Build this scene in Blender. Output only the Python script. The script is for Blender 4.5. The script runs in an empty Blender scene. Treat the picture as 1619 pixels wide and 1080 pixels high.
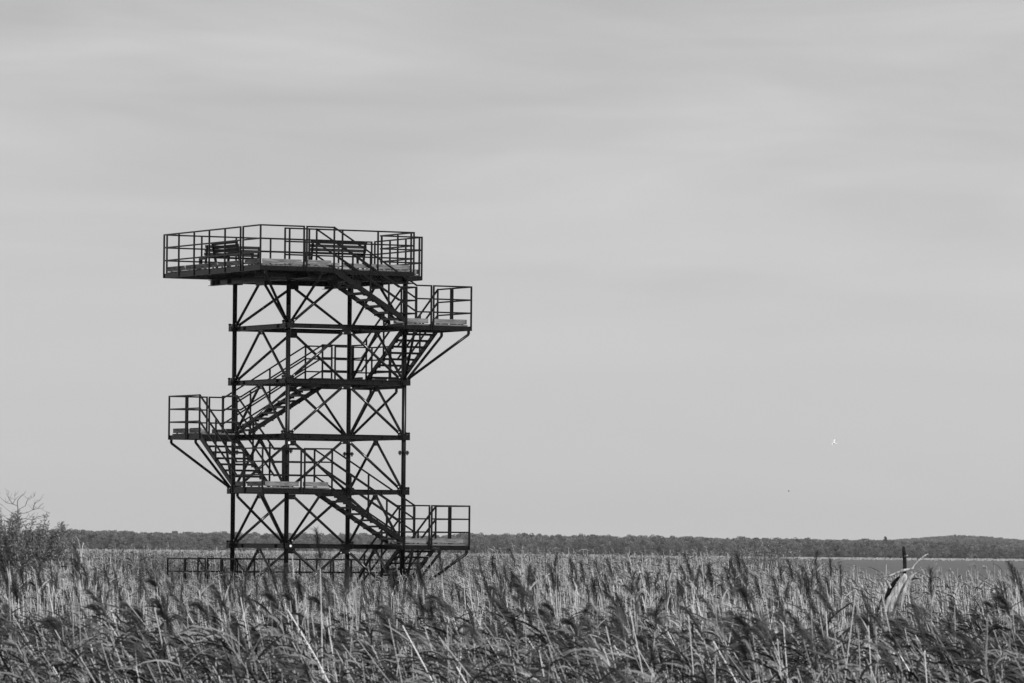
import bpy, bmesh, math, random
import numpy as np
from mathutils import Vector, Matrix, Euler

rng = np.random.default_rng(7)
random.seed(7)
S = bpy.context.scene
COL = S.collection

# ------------------------------------------------------------------ camera
CAM_Z = 2.985
PITCH, ROLL, LENS = 0.0345885, 0.0086615, 210.74
cam = bpy.data.cameras.new("camera")
camo = bpy.data.objects.new("camera", cam)
COL.objects.link(camo)
camo.matrix_world = (Matrix.Translation((0, 0, CAM_Z)) @ Matrix.Rotation(math.pi / 2 + PITCH, 4, 'X')
                     @ Matrix.Rotation(ROLL, 4, 'Z'))
cam.lens = LENS
cam.sensor_width = 36.0
cam.clip_start = 0.5
cam.clip_end = 20000
cam.dof.use_dof = True
cam.dof.focus_distance = 160.0
cam.dof.aperture_fstop = 18.0
S.camera = camo
FPX = LENS / 36.0 * 1619.0

# ------------------------------------------------------------------ world, sun, exposure
SUN_DIR = Vector((0.42, -0.78, 0.51)).normalized()
SUN_EL = math.asin(SUN_DIR.z)
SUN_ROT = math.atan2(SUN_DIR.x, SUN_DIR.y)
S.view_settings.view_transform = 'Standard'
S.view_settings.look = 'None'
S.view_settings.gamma = 1.0
S.view_settings.use_curve_mapping = False
S.view_settings.exposure = 0.0

W = bpy.data.worlds.new("World")
S.world = W
W.use_nodes = True
nt = W.node_tree
nt.nodes.clear()


def N(tree, kind, **kw):
    n = tree.nodes.new(kind)
    for k, v in kw.items():
        if k.startswith('i_'):
            n.inputs[k[2:].replace('_', ' ')].default_value = v
        else:
            setattr(n, k, v)
    return n


def L(tree, a, b):
    tree.links.new(a, b)


sky = N(nt, 'ShaderNodeTexSky', sky_type='NISHITA', sun_disc=False, sun_elevation=SUN_EL, sun_rotation=SUN_ROT,
        air_density=1.0, dust_density=2.0, ozone_density=1.0)
bw = N(nt, 'ShaderNodeRGBToBW')
L(nt, sky.outputs[0], bw.inputs[0])
veil = N(nt, 'ShaderNodeMix', data_type='FLOAT')            # thin high cloud evens the sky out
veil.inputs[0].default_value = 0.92
L(nt, bw.outputs[0], veil.inputs[2])
veil.inputs[3].default_value = 6.0
tc = N(nt, 'ShaderNodeTexCoord')
mp = N(nt, 'ShaderNodeMapping')
mp.inputs['Scale'].default_value = (7.5, 7.5, 46.0)
mp.inputs['Location'].default_value = (6.0, 5.0, 7.1)
mp.inputs['Rotation'].default_value = (0, 0.05, 0)
L(nt, tc.outputs['Generated'], mp.inputs[0])
n1 = N(nt, 'ShaderNodeTexNoise', i_Scale=1.0, i_Detail=5.0, i_Roughness=0.5, i_Distortion=0.6)
L(nt, mp.outputs[0], n1.inputs['Vector'])
mp2 = N(nt, 'ShaderNodeMapping')
mp2.inputs['Scale'].default_value = (12.0, 12.0, 110.0)
mp2.inputs['Location'].default_value = (0.3, 2.4, 0.2)
L(nt, tc.outputs['Generated'], mp2.inputs[0])
n2 = N(nt, 'ShaderNodeTexNoise', i_Scale=1.0, i_Detail=7.0, i_Roughness=0.55, i_Distortion=0.8)
L(nt, mp2.outputs[0], n2.inputs['Vector'])
r1 = N(nt, 'ShaderNodeMapRange', interpolation_type='SMOOTHSTEP')
for i, v in enumerate((0.24, 0.70, 0.72, 1.12)):
    r1.inputs[i + 1].default_value = v
L(nt, n1.outputs[0], r1.inputs[0])
r2 = N(nt, 'ShaderNodeMapRange', interpolation_type='SMOOTHSTEP')
for i, v in enumerate((0.33, 0.6, 0.95, 1.015)):
    r2.inputs[i + 1].default_value = v
L(nt, n2.outputs[0], r2.inputs[0])
m1 = N(nt, 'ShaderNodeMath', operation='MULTIPLY')
L(nt, r1.outputs[0], m1.inputs[0])
L(nt, r2.outputs[0], m1.inputs[1])
sp = N(nt, 'ShaderNodeSeparateXYZ')
L(nt, tc.outputs['Generated'], sp.inputs[0])
hm = N(nt, 'ShaderNodeMapRange', interpolation_type='SMOOTHSTEP')   # the streaks melt into the haze low down
for i, v in enumerate((0.02, 0.125, 0.10, 1.0)):
    hm.inputs[i + 1].default_value = v
L(nt, sp.outputs[2], hm.inputs[0])
mm1 = N(nt, 'ShaderNodeMix', data_type='FLOAT')
L(nt, hm.outputs[0], mm1.inputs[0])
mm1.inputs[2].default_value = 0.985
L(nt, m1.outputs[0], mm1.inputs[3])
m2 = N(nt, 'ShaderNodeMath', operation='MULTIPLY')
L(nt, mm1.outputs[0], m2.inputs[0])
L(nt, veil.outputs[0], m2.inputs[1])
bg = N(nt, 'ShaderNodeBackground')
bg.inputs['Strength'].default_value = 0.1035
L(nt, m2.outputs[0], bg.inputs['Color'])
wo = N(nt, 'ShaderNodeOutputWorld')
L(nt, bg.outputs[0], wo.inputs['Surface'])

sun = bpy.data.lights.new("sun", 'SUN')
sun.energy = 3.4
sun.angle = math.radians(0.6)
suno = bpy.data.objects.new("sun", sun)
COL.objects.link(suno)
suno.rotation_euler = SUN_DIR.to_track_quat('Z', 'Y').to_euler()
suno.location = (30, -60, 80)


# ------------------------------------------------------------------ materials
def mat_base(name):
    m = bpy.data.materials.new(name)
    m.use_nodes = True
    t = m.node_tree
    return m, t, t.nodes['Principled BSDF']


def grey(v):
    return (v, v, v, 1.0)


def mat_noise(name, lo, hi, scale=8.0, rough=0.6, spec=0.3, stretch=(1, 1, 1), detail=6.0, bump=0.0, contrast=(0.3, 0.7),
              per_object=True):
    m, t, b = mat_base(name)
    c = N(t, 'ShaderNodeTexCoord')
    p = N(t, 'ShaderNodeMapping')
    p.inputs['Scale'].default_value = stretch
    L(t, c.outputs['Object'], p.inputs[0])
    oi = N(t, 'ShaderNodeObjectInfo')
    if per_object:
        mul = N(t, 'ShaderNodeMath', operation='MULTIPLY')
        mul.inputs[1].default_value = 37.0
        L(t, oi.outputs['Random'], mul.inputs[0])
        cx = N(t, 'ShaderNodeCombineXYZ')
        L(t, mul.outputs[0], cx.inputs[0])
        L(t, mul.outputs[0], cx.inputs[2])
        L(t, cx.outputs[0], p.inputs['Location'])
    n = N(t, 'ShaderNodeTexNoise', i_Scale=scale, i_Detail=detail, i_Roughness=0.6)
    L(t, p.outputs[0], n.inputs['Vector'])
    r = N(t, 'ShaderNodeMapRange')
    r.inputs[1].default_value, r.inputs[2].default_value = contrast
    r.inputs[3].default_value, r.inputs[4].default_value = lo, hi
    L(t, n.outputs[0], r.inputs[0])
    L(t, r.outputs[0], b.inputs['Base Color'])
    b.inputs['Roughness'].default_value = rough
    b.inputs['Specular IOR Level'].default_value = spec
    if bump:
        bp = N(t, 'ShaderNodeBump')
        bp.inputs['Strength'].default_value = bump
        bp.inputs['Distance'].default_value = 0.02
        L(t, n.outputs[0], bp.inputs['Height'])
        L(t, bp.outputs[0], b.inputs['Normal'])
    return m


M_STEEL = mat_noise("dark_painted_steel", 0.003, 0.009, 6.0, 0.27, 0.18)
M_BRACE = mat_noise("glossy_brace_glint", 0.006, 0.016, 6.0, 0.2, 0.5)  # tower steel made glossier and paler, glints partly put into its colour
M_GALV = mat_noise("pale_bolt_steel", 0.3, 0.6, 30.0, 0.35, 0.5)
M_BOARD = mat_noise("weathered_board", 0.07, 0.25, 3.0, 0.85, 0.1, (1.2, 14, 9), bump=0.4, contrast=(0.32, 0.68))
M_PLANK = mat_noise("floor_plank", 0.06, 0.18, 3.0, 0.85, 0.1, (1.2, 12, 9), bump=0.3)
M_BENCH = mat_noise("dark_bench_wood", 0.008, 0.022, 4.0, 0.7, 0.2, (1, 10, 8))
M_WHITE = mat_noise("white_plate", 0.75, 0.85, 6.0, 0.5, 0.3)


def mat_leaf(name, trans=0.35, rough=0.6, var=0.35, spec=0.25, gain=1.0):
    """Foliage: the base colour comes from the plant's own 'tone' value, varied a little per plant."""
    m = bpy.data.materials.new(name)
    m.use_nodes = True
    t = m.node_tree
    t.nodes.clear()
    a = N(t, 'ShaderNodeAttribute', attribute_name='tone')
    oi = N(t, 'ShaderNodeObjectInfo')
    r = N(t, 'ShaderNodeMapRange')
    r.inputs[3].default_value, r.inputs[4].default_value = (1 - var) * gain, (1 + var) * gain
    L(t, oi.outputs['Random'], r.inputs[0])
    mu = N(t, 'ShaderNodeMath', operation='MULTIPLY')
    L(t, a.outputs['Fac'], mu.inputs[0])
    L(t, r.outputs[0], mu.inputs[1])
    b = N(t, 'ShaderNodeBsdfPrincipled')
    b.inputs['Roughness'].default_value = rough
    b.inputs['Specular IOR Level'].default_value = spec
    L(t, mu.outputs[0], b.inputs['Base Color'])
    tr = N(t, 'ShaderNodeBsdfTranslucent')
    L(t, mu.outputs[0], tr.inputs['Color'])
    mx = N(t, 'ShaderNodeMixShader')
    mx.inputs[0].default_value = trans
    L(t, b.outputs[0], mx.inputs[1])
    L(t, tr.outputs[0], mx.inputs[2])
    o = N(t, 'ShaderNodeOutputMaterial')
    L(t, mx.outputs[0], o.inputs['Surface'])
    return m


M_REED = mat_leaf("reed", 0.12, 0.45, 0.28)
M_LEAF = mat_leaf("willow_leaf", 0.3, 0.5, 0.1)
M_TREE = mat_leaf("far_tree_foliage", 0.15, 0.8, 0.28, 0.1)
M_BARK = mat_noise("bark", 0.05, 0.14, 12, 0.9, 0.1, (4, 4, 1))
M_TWIG = mat_noise("dead_twig", 0.10, 0.2, 12, 0.9, 0.1)
M_DEAD = mat_noise("bleached_dead_wood", 0.06, 0.52, 9.0, 0.8, 0.15, (5, 5, 0.7), bump=0.6, contrast=(0.3, 0.62))
M_CHAR = mat_noise("blackened_wood", 0.005, 0.022, 18, 0.85, 0.1, (3, 3, 1), bump=0.5)
M_FEATHER_W = mat_noise("white_feathers", 0.75, 0.88, 6, 0.7, 0.1)
M_FEATHER_D = mat_noise("dark_feathers", 0.02, 0.05, 6, 0.7, 0.1)


# ------------------------------------------------------------------ mesh helpers
def link(name, me, parent=None, mtx=None):
    o = bpy.data.objects.new(name, me)
    COL.objects.link(o)
    if parent is not None:
        o.parent = parent
    if mtx is not None:
        o.matrix_local = mtx
    return o


def tag(o, label=None, cat=None, group=None, kind=None):
    if label:
        o['label'] = label
    if cat:
        o['category'] = cat
    if group:
        o['group'] = group
    if kind:
        o['kind'] = kind
    return o


_cache = {}


def mesh_from(name, v, f, mat, smooth=False):
    me = bpy.data.meshes.new(name)
    me.from_pydata([tuple(x) for x in v], [], f)
    me.materials.append(mat)
    if smooth:
        me.polygons.foreach_set('use_smooth', [True] * len(me.polygons))
    me.update()
    return me


def box_mesh(sx, sy, sz, mat, bev=0.0):
    key = ('b', round(sx, 3), round(sy, 3), round(sz, 3), mat.name, bev)
    if key in _cache:
        return _cache[key]
    bm = bmesh.new()
    bmesh.ops.create_cube(bm, size=1.0, matrix=Matrix.Diagonal((key[1], key[2], key[3], 1)))
    if bev:
        bmesh.ops.bevel(bm, geom=list(bm.edges), offset=bev, segments=1, affect='EDGES')
    me = bpy.data.meshes.new("box")
    bm.to_mesh(me)
    bm.free()
    me.materials.append(mat)
    _cache[key] = me
    return me


def tube_mesh(length, r, mat, seg=10):
    key = ('t', round(length, 3), r, mat.name, seg)
    if key in _cache:
        return _cache[key]
    v, f = [], []
    for i, x in enumerate((-length / 2, length / 2)):
        for k in range(seg):
            a = 2 * math.pi * k / seg
            v.append((x, r * math.cos(a), r * math.sin(a)))
    for k in range(seg):
        f.append((k, (k + 1) % seg, seg + (k + 1) % seg, seg + k))
    f.append(tuple(range(seg))[::-1])
    f.append(tuple(range(seg, 2 * seg)))
    me = mesh_from("tube", v, f, mat)
    me.polygons.foreach_set('use_smooth', [True] * seg + [False, False])
    _cache[key] = me
    return me


def ibeam_mesh(length, w, h, mat, tf=0.012, tw=0.012, stiff=()):
    key = ('i', round(length, 3), w, h, mat.name, tuple(stiff))
    if key in _cache:
        return _cache[key]
    bm = bmesh.new()

    def bx(cx, cy, cz, sx, sy, sz):
        bmesh.ops.create_cube(bm, size=1.0, matrix=Matrix.Translation((cx, cy, cz)) @ Matrix.Diagonal((sx, sy, sz, 1)))
    bx(0, 0, h / 2 - tf / 2, length, w, tf)
    bx(0, 0, -h / 2 + tf / 2, length, w, tf)
    bx(0, 0, 0, length - 0.002, tw, h - 2 * tf)
    for s in stiff:
        bx(s * length, 0, 0, 0.012, w - 0.006, h - 2 * tf)
    me = bpy.data.meshes.new("ibeam")
    bm.to_mesh(me)
    bm.free()
    me.materials.append(mat)
    _cache[key] = me
    return me


def frame_between(a, b):
    a, b = Vector(a), Vector(b)
    x = (b - a).normalized()
    up = Vector((0, 0, 1))
    if abs(x.z) > 0.999:
        up = Vector((0, 1, 0))
    y = up.cross(x).normalized()
    z = x.cross(y)
    m = Matrix((x, y, z)).transposed().to_4x4()
    m.translation = (a + b) / 2
    return m, (b - a).length


def bar(name, a, b, w, h, mat, parent, bev=0.0):
    m, l = frame_between(a, b)
    return link(name, box_mesh(l, w, h, mat, bev), parent, m)


def tube(name, a, b, r, mat, parent, seg=10):
    m, l = frame_between(a, b)
    return link(name, tube_mesh(l, r, mat, seg), parent, m)


def ibeam(name, a, b, w, h, mat, parent, stiff=()):
    m, l = frame_between(a, b)
    return link(name, ibeam_mesh(l, w, h, mat, stiff=stiff), parent, m)


class MB:
    """collects quads/tris with a per-face tone and builds ONE mesh"""

    def __init__(self):
        self.v, self.f, self.t, self.n = [], [], [], 0

    def add(self, v, f, tone=0.2):
        v = np.asarray(v, float)
        self.v.append(v)
        self.f += [tuple(i + self.n for i in q) for q in f]
        self.t += [tone] * len(v) if np.isscalar(tone) else list(tone)
        self.n += len(v)

    def tubeline(self, pts, rad, seg=3, tone=0.2, close=True):
        pts = np.asarray(pts, float)
        n = len(pts)
        rad = np.broadcast_to(np.asarray(rad, float), (n,))
        d = np.gradient(pts, axis=0)
        d /= np.linalg.norm(d, axis=1)[:, None] + 1e-9
        ref = np.array([0.31, 0.87, 0.38])
        s = np.cross(d, ref)
        s /= np.linalg.norm(s, axis=1)[:, None] + 1e-9
        u = np.cross(s, d)
        v = []
        for k in range(seg):
            a = 2 * math.pi * k / seg
            v.append(pts + rad[:, None] * (math.cos(a) * s + math.sin(a) * u))
        v = np.stack(v, 1).reshape(-1, 3)
        f = []
        for i in range(n - 1):
            for k in range(seg):
                k2 = (k + 1) % seg
                f.append((i * seg + k, i * seg + k2, (i + 1) * seg + k2, (i + 1) * seg + k))
        if close:
            f.append(tuple(range(seg))[::-1])
            f.append(tuple((n - 1) * seg + k for k in range(seg)))
        self.add(v, f, tone)

    def ribbon(self, pts, wid, side, tone=0.2):
        pts = np.asarray(pts, float)
        n = len(pts)
        w = np.broadcast_to(np.asarray(wid, float), (n,))[:, None] * 0.5
        side = np.asarray(side, float)
        v = np.empty((2 * n, 3))
        v[0::2] = pts - side * w
        v[1::2] = pts + side * w
        f = [(2 * i, 2 * i + 1, 2 * i + 3, 2 * i + 2) for i in range(n - 1)]
        self.add(v, f, tone)

    def mesh(self, name, mat, smooth=False):
        me = bpy.data.meshes.new(name)
        me.from_pydata(np.concatenate(self.v).tolist(), [], self.f)
        at = me.attributes.new('tone', 'FLOAT', 'POINT')
        at.data.foreach_set('value', np.asarray(self.t, np.float32))
        me.materials.append(mat)
        if smooth:
            me.polygons.foreach_set('use_smooth', [True] * len(me.polygons))
        me.update()
        return me


def world_at(px, py, d):
    """a point of the place at distance d along the sight line through (px, py)"""
    dx, dy = px - 809.5, py - 540.0
    cr, sr = math.cos(ROLL), math.sin(ROLL)
    x, y = dx * cr + dy * sr, -dx * sr + dy * cr
    v = Vector((x / FPX, 1, -y / FPX))
    c, s = math.cos(PITCH), math.sin(PITCH)
    v = Vector((v.x, v.y * c - v.z * s, v.y * s + v.z * c))
    return Vector((0, 0, CAM_Z)) + v * (d / v.y)


# ------------------------------------------------------------------ ground, lake, far land
SHORE = 2330.0


def lake_edge(x, y):
    """how far out the reed bed reaches (metres from the photographer), by bearing"""
    px = 809.5 + x / max(y, 1.0) * FPX
    return float(np.interp(px, [-4000, 1120, 1320, 1420, 6000], [262, 255, 142, 118, 112]))


def land_h(x, y):
    h = 0.0
    if y > SHORE:
        h = 0.25 + (y - SHORE) * 0.0012
        h += 4.6 * math.exp(-((x - 340) / 42.0) ** 2 - ((y - 4500) / 160.0) ** 2)
    else:
        e = lake_edge(x, y)
        k = min(max((y - e - 1) / 12.0, 0), 1) * min(max((SHORE - 4 - y) / 12.0, 0), 1)
        h = 0.05 - 1.3 * k
        if y < 25:
            h += 0.85 * min(max((24 - y) / 14.0, 0), 1)
    return h


xs = np.concatenate([np.linspace(-1350, -60, 36), np.linspace(-54, 54, 55), np.linspace(60, 1350, 36)])
ys = np.concatenate([np.linspace(-40, 280, 97), np.linspace(300, 2300, 21), np.linspace(2312, 2345, 12),
                     np.linspace(2380, 6000, 70)])
gv = [(x, y, land_h(x, y)) for y in ys for x in xs]
nx = len(xs)
gf = [(j * nx + i, j * nx + i + 1, (j + 1) * nx + i + 1, (j + 1) * nx + i) for j in range(len(ys) - 1) for i in range(nx - 1)]
M_SOIL = mat_noise("marsh_ground", 0.02, 0.06, 0.6, 0.95, 0.05)
tag(link("ground", mesh_from("ground", gv, gf, M_SOIL, True)), "dark marshy ground under the reeds and far shore",
    kind='structure')

M_WATER, wt, wb = mat_base("lake_water")
wb.inputs['Base Color'].default_value = grey(0.035)
wb.inputs['Roughness'].default_value = 0.35
wb.inputs['Specular IOR Level'].default_value = 0.075
wc = N(wt, 'ShaderNodeTexCoord')
wm = N(wt, 'ShaderNodeMapping')
wm.inputs['Scale'].default_value = (0.5, 1.4, 1)
L(wt, wc.outputs['Object'], wm.inputs[0])
wn = N(wt, 'ShaderNodeTexNoise', i_Scale=1.0, i_Detail=4.0)
L(wt, wm.outputs[0], wn.inputs['Vector'])
wbp = N(wt, 'ShaderNodeBump')
wbp.inputs['Strength'].default_value = 1.0
wbp.inputs['Distance'].default_value = 0.35
L(wt, wn.outputs[0], wbp.inputs['Height'])
L(wt, wbp.outputs[0], wb.inputs['Normal'])
wv = [(-1340, 60, -0.10), (1340, 60, -0.10), (1340, SHORE + 6, -0.10), (-1340, SHORE + 6, -0.10)]
tag(link("lake_water", mesh_from("lake_water", wv, [(0, 1, 2, 3)], M_WATER)), "grey open lake beyond the reed bed",
    kind='structure')

# ------------------------------------------------------------------ the tower
TC = (-5.3635, 166.6772)
ZG = 1.5                                   # height of the lowest ring above the marsh
TH = 0.4725242
P = 1.512                                  # height between two rings
H = 1.777                                  # half the column spacing
MO = 3.144                                 # outer line of stairs and landings
WS = 1.129                                 # stair width
MI = MO - WS                               # inner line
SB = 1.0565                                # where the stairs start
tower = bpy.data.objects.new("observation_tower", None)
COL.objects.link(tower)
tower.location = (TC[0], TC[1], 0)
tower.rotation_euler = (0, 0, TH)
tag(tower, "tall dark steel lookout tower with zigzag stairs and a railed top deck", "tower")


def part(name):
    o = bpy.data.objects.new(name, None)
    COL.objects.link(o)
    o.parent = tower
    return o


def rot(i, p):
    """quarter turns about the tower's axis"""
    x, y, z = p
    for _ in range(i % 4):
        x, y = -y, x
    return Vector((x, y, z + ZG))


def lev(k):
    return k * P


def lvl(p):
    return Vector((p[0], p[1], p[2] + ZG))


corners = [(-H, -H), (H, -H), (H, H), (-H, H)]
# columns with a flange joint
for (x, y) in corners:
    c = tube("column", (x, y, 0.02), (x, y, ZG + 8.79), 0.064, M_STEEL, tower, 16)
    cc = frame_between((x, y, 0.02), (x, y, ZG + 8.79))[0].inverted()

    def sub(name, me, m):
        o = link(name, me, c)
        o.matrix_local = cc @ m
        return o
    for zz in (4.105, 4.14):
        sub("flange", tube_mesh(0.026, 0.155, M_STEEL, 20), frame_between((x, y, ZG + zz - .013), (x, y, ZG + zz + .013))[0])
    for k in range(6):
        a = k * math.pi / 3 + 0.3
        bx, by = x + 0.12 * math.cos(a), y + 0.12 * math.sin(a)
        sub("bolt", tube_mesh(0.13, 0.013, M_STEEL, 6), frame_between((bx, by, ZG + 4.05), (bx, by, ZG + 4.18))[0])
    sub("cap_plate", box_mesh(0.34, 0.30, 0.025, M_STEEL), Matrix.Translation((x, y, ZG + 8.805)))
    sub("footing", box_mesh(0.5, 0.5, 0.18, M_PLANK), Matrix.Translation((x, y, 0.06)))
    for k in range(0, 6):
        z = ZG + lev(k)
        for dx, dy in ((1, 0), (-1, 0), (0, 1), (0, -1)):
            sub("collar_plate", box_mesh(0.018 if dx else 0.20, 0.018 if dy else 0.20, 0.15, M_STEEL),
                Matrix.Translation((x + dx * 0.135, y + dy * 0.135, z + 0.005)))
            sub("lug", tube_mesh(0.05, 0.036, M_STEEL, 10),
                Matrix.Translation((x + dx * 0.15, y + dy * 0.15, z + 0.115)) @ Matrix.Rotation(0 if dy else math.pi / 2, 4, 'Z'))

# ring beams, chevron braces
for k in range(0, 6):
    z = lev(k)
    for i in range(4):
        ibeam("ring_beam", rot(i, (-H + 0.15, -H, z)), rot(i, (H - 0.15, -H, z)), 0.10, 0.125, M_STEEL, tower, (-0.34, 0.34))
        if k < 5:
            zt = lev(k + 1) - 0.115
            gus = link("gusset_plate", box_mesh(0.30, 0.016, 0.14, M_STEEL), tower,
                       Matrix.Translation(rot(i, (0, -H, lev(k + 1) - 0.135))) @ Matrix.Rotation(i * math.pi / 2, 4, 'Z'))
            for s in (-1, 1):
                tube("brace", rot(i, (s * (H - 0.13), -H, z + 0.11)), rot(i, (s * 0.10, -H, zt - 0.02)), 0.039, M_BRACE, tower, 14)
        else:
            wide = (0.40, 0.30, 0.16, 0.30)[i]
            zt = 8.70
            link("gusset_plate", box_mesh(wide * 2, 0.10, 0.13, M_STEEL), tower,
                 Matrix.Translation(rot(i, (0, -H, 8.785))) @ Matrix.Rotation(i * math.pi / 2, 4, 'Z'))
            for s in (-1, 1):
                tube("brace", rot(i, (s * (H - 0.13), -H, z + 0.11)), rot(i, (s * (wide - 0.08), -H, zt + 0.03)), 0.039, M_BRACE, tower, 14)


# cantilever struts below each landing
for k, r in ((6, 3), (5, 0), (4, 1), (3, 2), (2, 3), (1, 0)):
    base = (H, -H, lev(k - 1) + 0.12)
    for (x, y) in ((1.42, -MO + 0.05), (MO - 0.05, -1.42), (MO - 0.05, -MO + 0.05)):
        if k == 6 and x < 2:
            continue
        foot = Vector(base) + (Vector((x, y, 0)) - Vector((H, -H, 0))).normalized() * 0.12
        top = Vector((x, y, lev(k) - 0.17))
        tube("strut", rot(r, foot), rot(r, top), 0.038, M_STEEL, tower, 10)
        link("strut_bracket", box_mesh(0.06, 0.06, 0.10, M_STEEL), tower,
             Matrix.Translation(rot(r, (x, y, lev(k) - 0.125))))

# ---- railings: a polyline of heights, three rails, posts
RT, RM1, RM2 = 1.16, 0.798, 0.436


def railing(pts, posts, r=0, closed=False):
    """pts: (x, y, floor ring height) top-rail vertices; posts: (x, y, z bottom, z top)"""
    par = part("railing")
    for hgt in (RT, RM1, RM2):
        for a, b in zip(pts[:-1], pts[1:]):
            A, B = rot(r, (a[0], a[1], a[2] + hgt - 0.02)), rot(r, (b[0], b[1], b[2] + hgt - 0.02))
            d = (B - A).normalized() * 0.018
            bar("rail", A - d, B + d, 0.040, 0.040, M_STEEL, par)
    for (x, y, z0, z1) in posts:
        bar("post", rot(r, (x, y, z0)), rot(r, (x, y, z1 - 0.042)), 0.041, 0.041, M_STEEL, par)
    return par


def toe(a, b, z, r=0, par=None):
    d = (Vector((b[0], b[1], 0)) - Vector((a[0], a[1], 0))).normalized() * 0.03
    A = rot(r, (a[0] + d.x, a[1] + d.y, z + 0.175))
    B = rot(r, (b[0] - d.x, b[1] - d.y, z + 0.175))
    bar("toe_board", A, B, 0.028, 0.125, M_BOARD, par, 0.004)
    n = max(1, int((B - A).length / 0.5))
    for i in range(n):                      # short blocks that carry the board
        p = A.lerp(B, (i + 0.5) / n)
        q = Matrix.Translation(p - Vector((0, 0, 0.075))) @ Matrix.Rotation(math.atan2((B - A).y, (B - A).x), 4, 'Z')
        link("block", box_mesh(0.07, 0.024, 0.026, M_BOARD), par, q)


def planks(par, r, x0, x1, y0, y1, z, along='x', w=0.140, gap=0.012):
    """floor boards, each one a piece"""
    if along == 'x':
        n = int(round((y1 - y0) / (w + gap)))
        st = (y1 - y0) / n
        for i in range(n):
            y = y0 + (i + 0.5) * st
            bar("plank", rot(r, (x0, y, z + 0.072)), rot(r, (x1, y, z + 0.072)), st - gap, 0.036, M_PLANK, par)
    else:
        n = int(round((x1 - x0) / (w + gap)))
        st = (x1 - x0) / n
        for i in range(n):
            x = x0 + (i + 0.5) * st
            bar("plank", rot(r, (x, y0, z + 0.072)), rot(r, (x, y1, z + 0.072)), st - gap, 0.036, M_PLANK, par)


def edge(par, r, a, b, z, name="edge_beam"):
    bar(name, rot(r, (a[0], a[1], z - 0.012)), rot(r, (b[0], b[1], z - 0.012)), 0.05, 0.122, M_STEEL, par)


GA, GB = 1.915, 1.987                       # the gap where two railing sections meet
OFF = 0.018


def landing(k, r, back=False):
    z = lev(k)
    par = part("landing")
    o, n = MO - 0.035, MI + 0.03            # edge beam lines
    # frame, butted end to end
    edge(par, r, (SB + 0.02, -o), (o + 0.025, -o), z)
    edge(par, r, (o, -o + 0.026), (o, -SB - 0.02), z)
    edge(par, r, (SB + 0.02, -n), (n + 0.025, -n), z)
    edge(par, r, (n, -n + 0.026), (n, -SB - 0.02), z)
    edge(par, r, (SB + 0.045, -o + 0.026), (SB + 0.045, -n - 0.026), z)
    edge(par, r, (n + 0.026, -SB - 0.045), (o - 0.026, -SB - 0.045), z)
    for t in (0.33, 0.66):
        x = SB + (o - SB) * t
        bar("joist", rot(r, (x, -o + 0.027, z - 0.02)), rot(r, (x, -n - 0.027, z - 0.02)), 0.045, 0.10, M_STEEL, par)
        bar("joist", rot(r, (n + 0.027, -x, z - 0.02)), rot(r, (o - 0.027, -x, z - 0.02)), 0.045, 0.10, M_STEEL, par) if x < n - .1 else None
    bar("bearer", rot(r, (H, -H - 0.16, z - 0.02)), rot(r, (H, -n + 0.026, z - 0.02)), 0.07, 0.10, M_STEEL, par)
    bar("bearer", rot(r, (H + 0.16, -H, z - 0.02)), rot(r, (n - 0.026, -H, z - 0.02)), 0.07, 0.10, M_STEEL, par)
    planks(par, r, SB + 0.03, MO - 0.07, -MO + 0.07, -MI, z, 'x')
    planks(par, r, MI, MO - 0.07, -MI + 0.006, -SB - 0.03, z, 'y')
    # toe boards just inside the posts
    t = MO - 0.085
    toe((1.19, -t), (GA - 0.02, -t), z, r, par)
    toe((GB - 0.02, -t), (t - 0.02, -t), z, r, par)
    toe((t, -t), (t, -GB), z, r, par)
    toe((t, -GA), (t, -1.10), z, r, par)
    toe((1.30, -MI + 0.03), (MI - 0.03, -MI + 0.03), z, r, par)
    # corner section of the outer railing
    railing([(GB, -MO, z), (MO, -MO, z), (MO, -GB, z)],
            [(GB, -MO - OFF * 0, z - 0.07, z + RT), (MO, -MO, z - 0.075, z + RT), (MO, -GB, z - 0.07, z + RT)], r)
    return par


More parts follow.
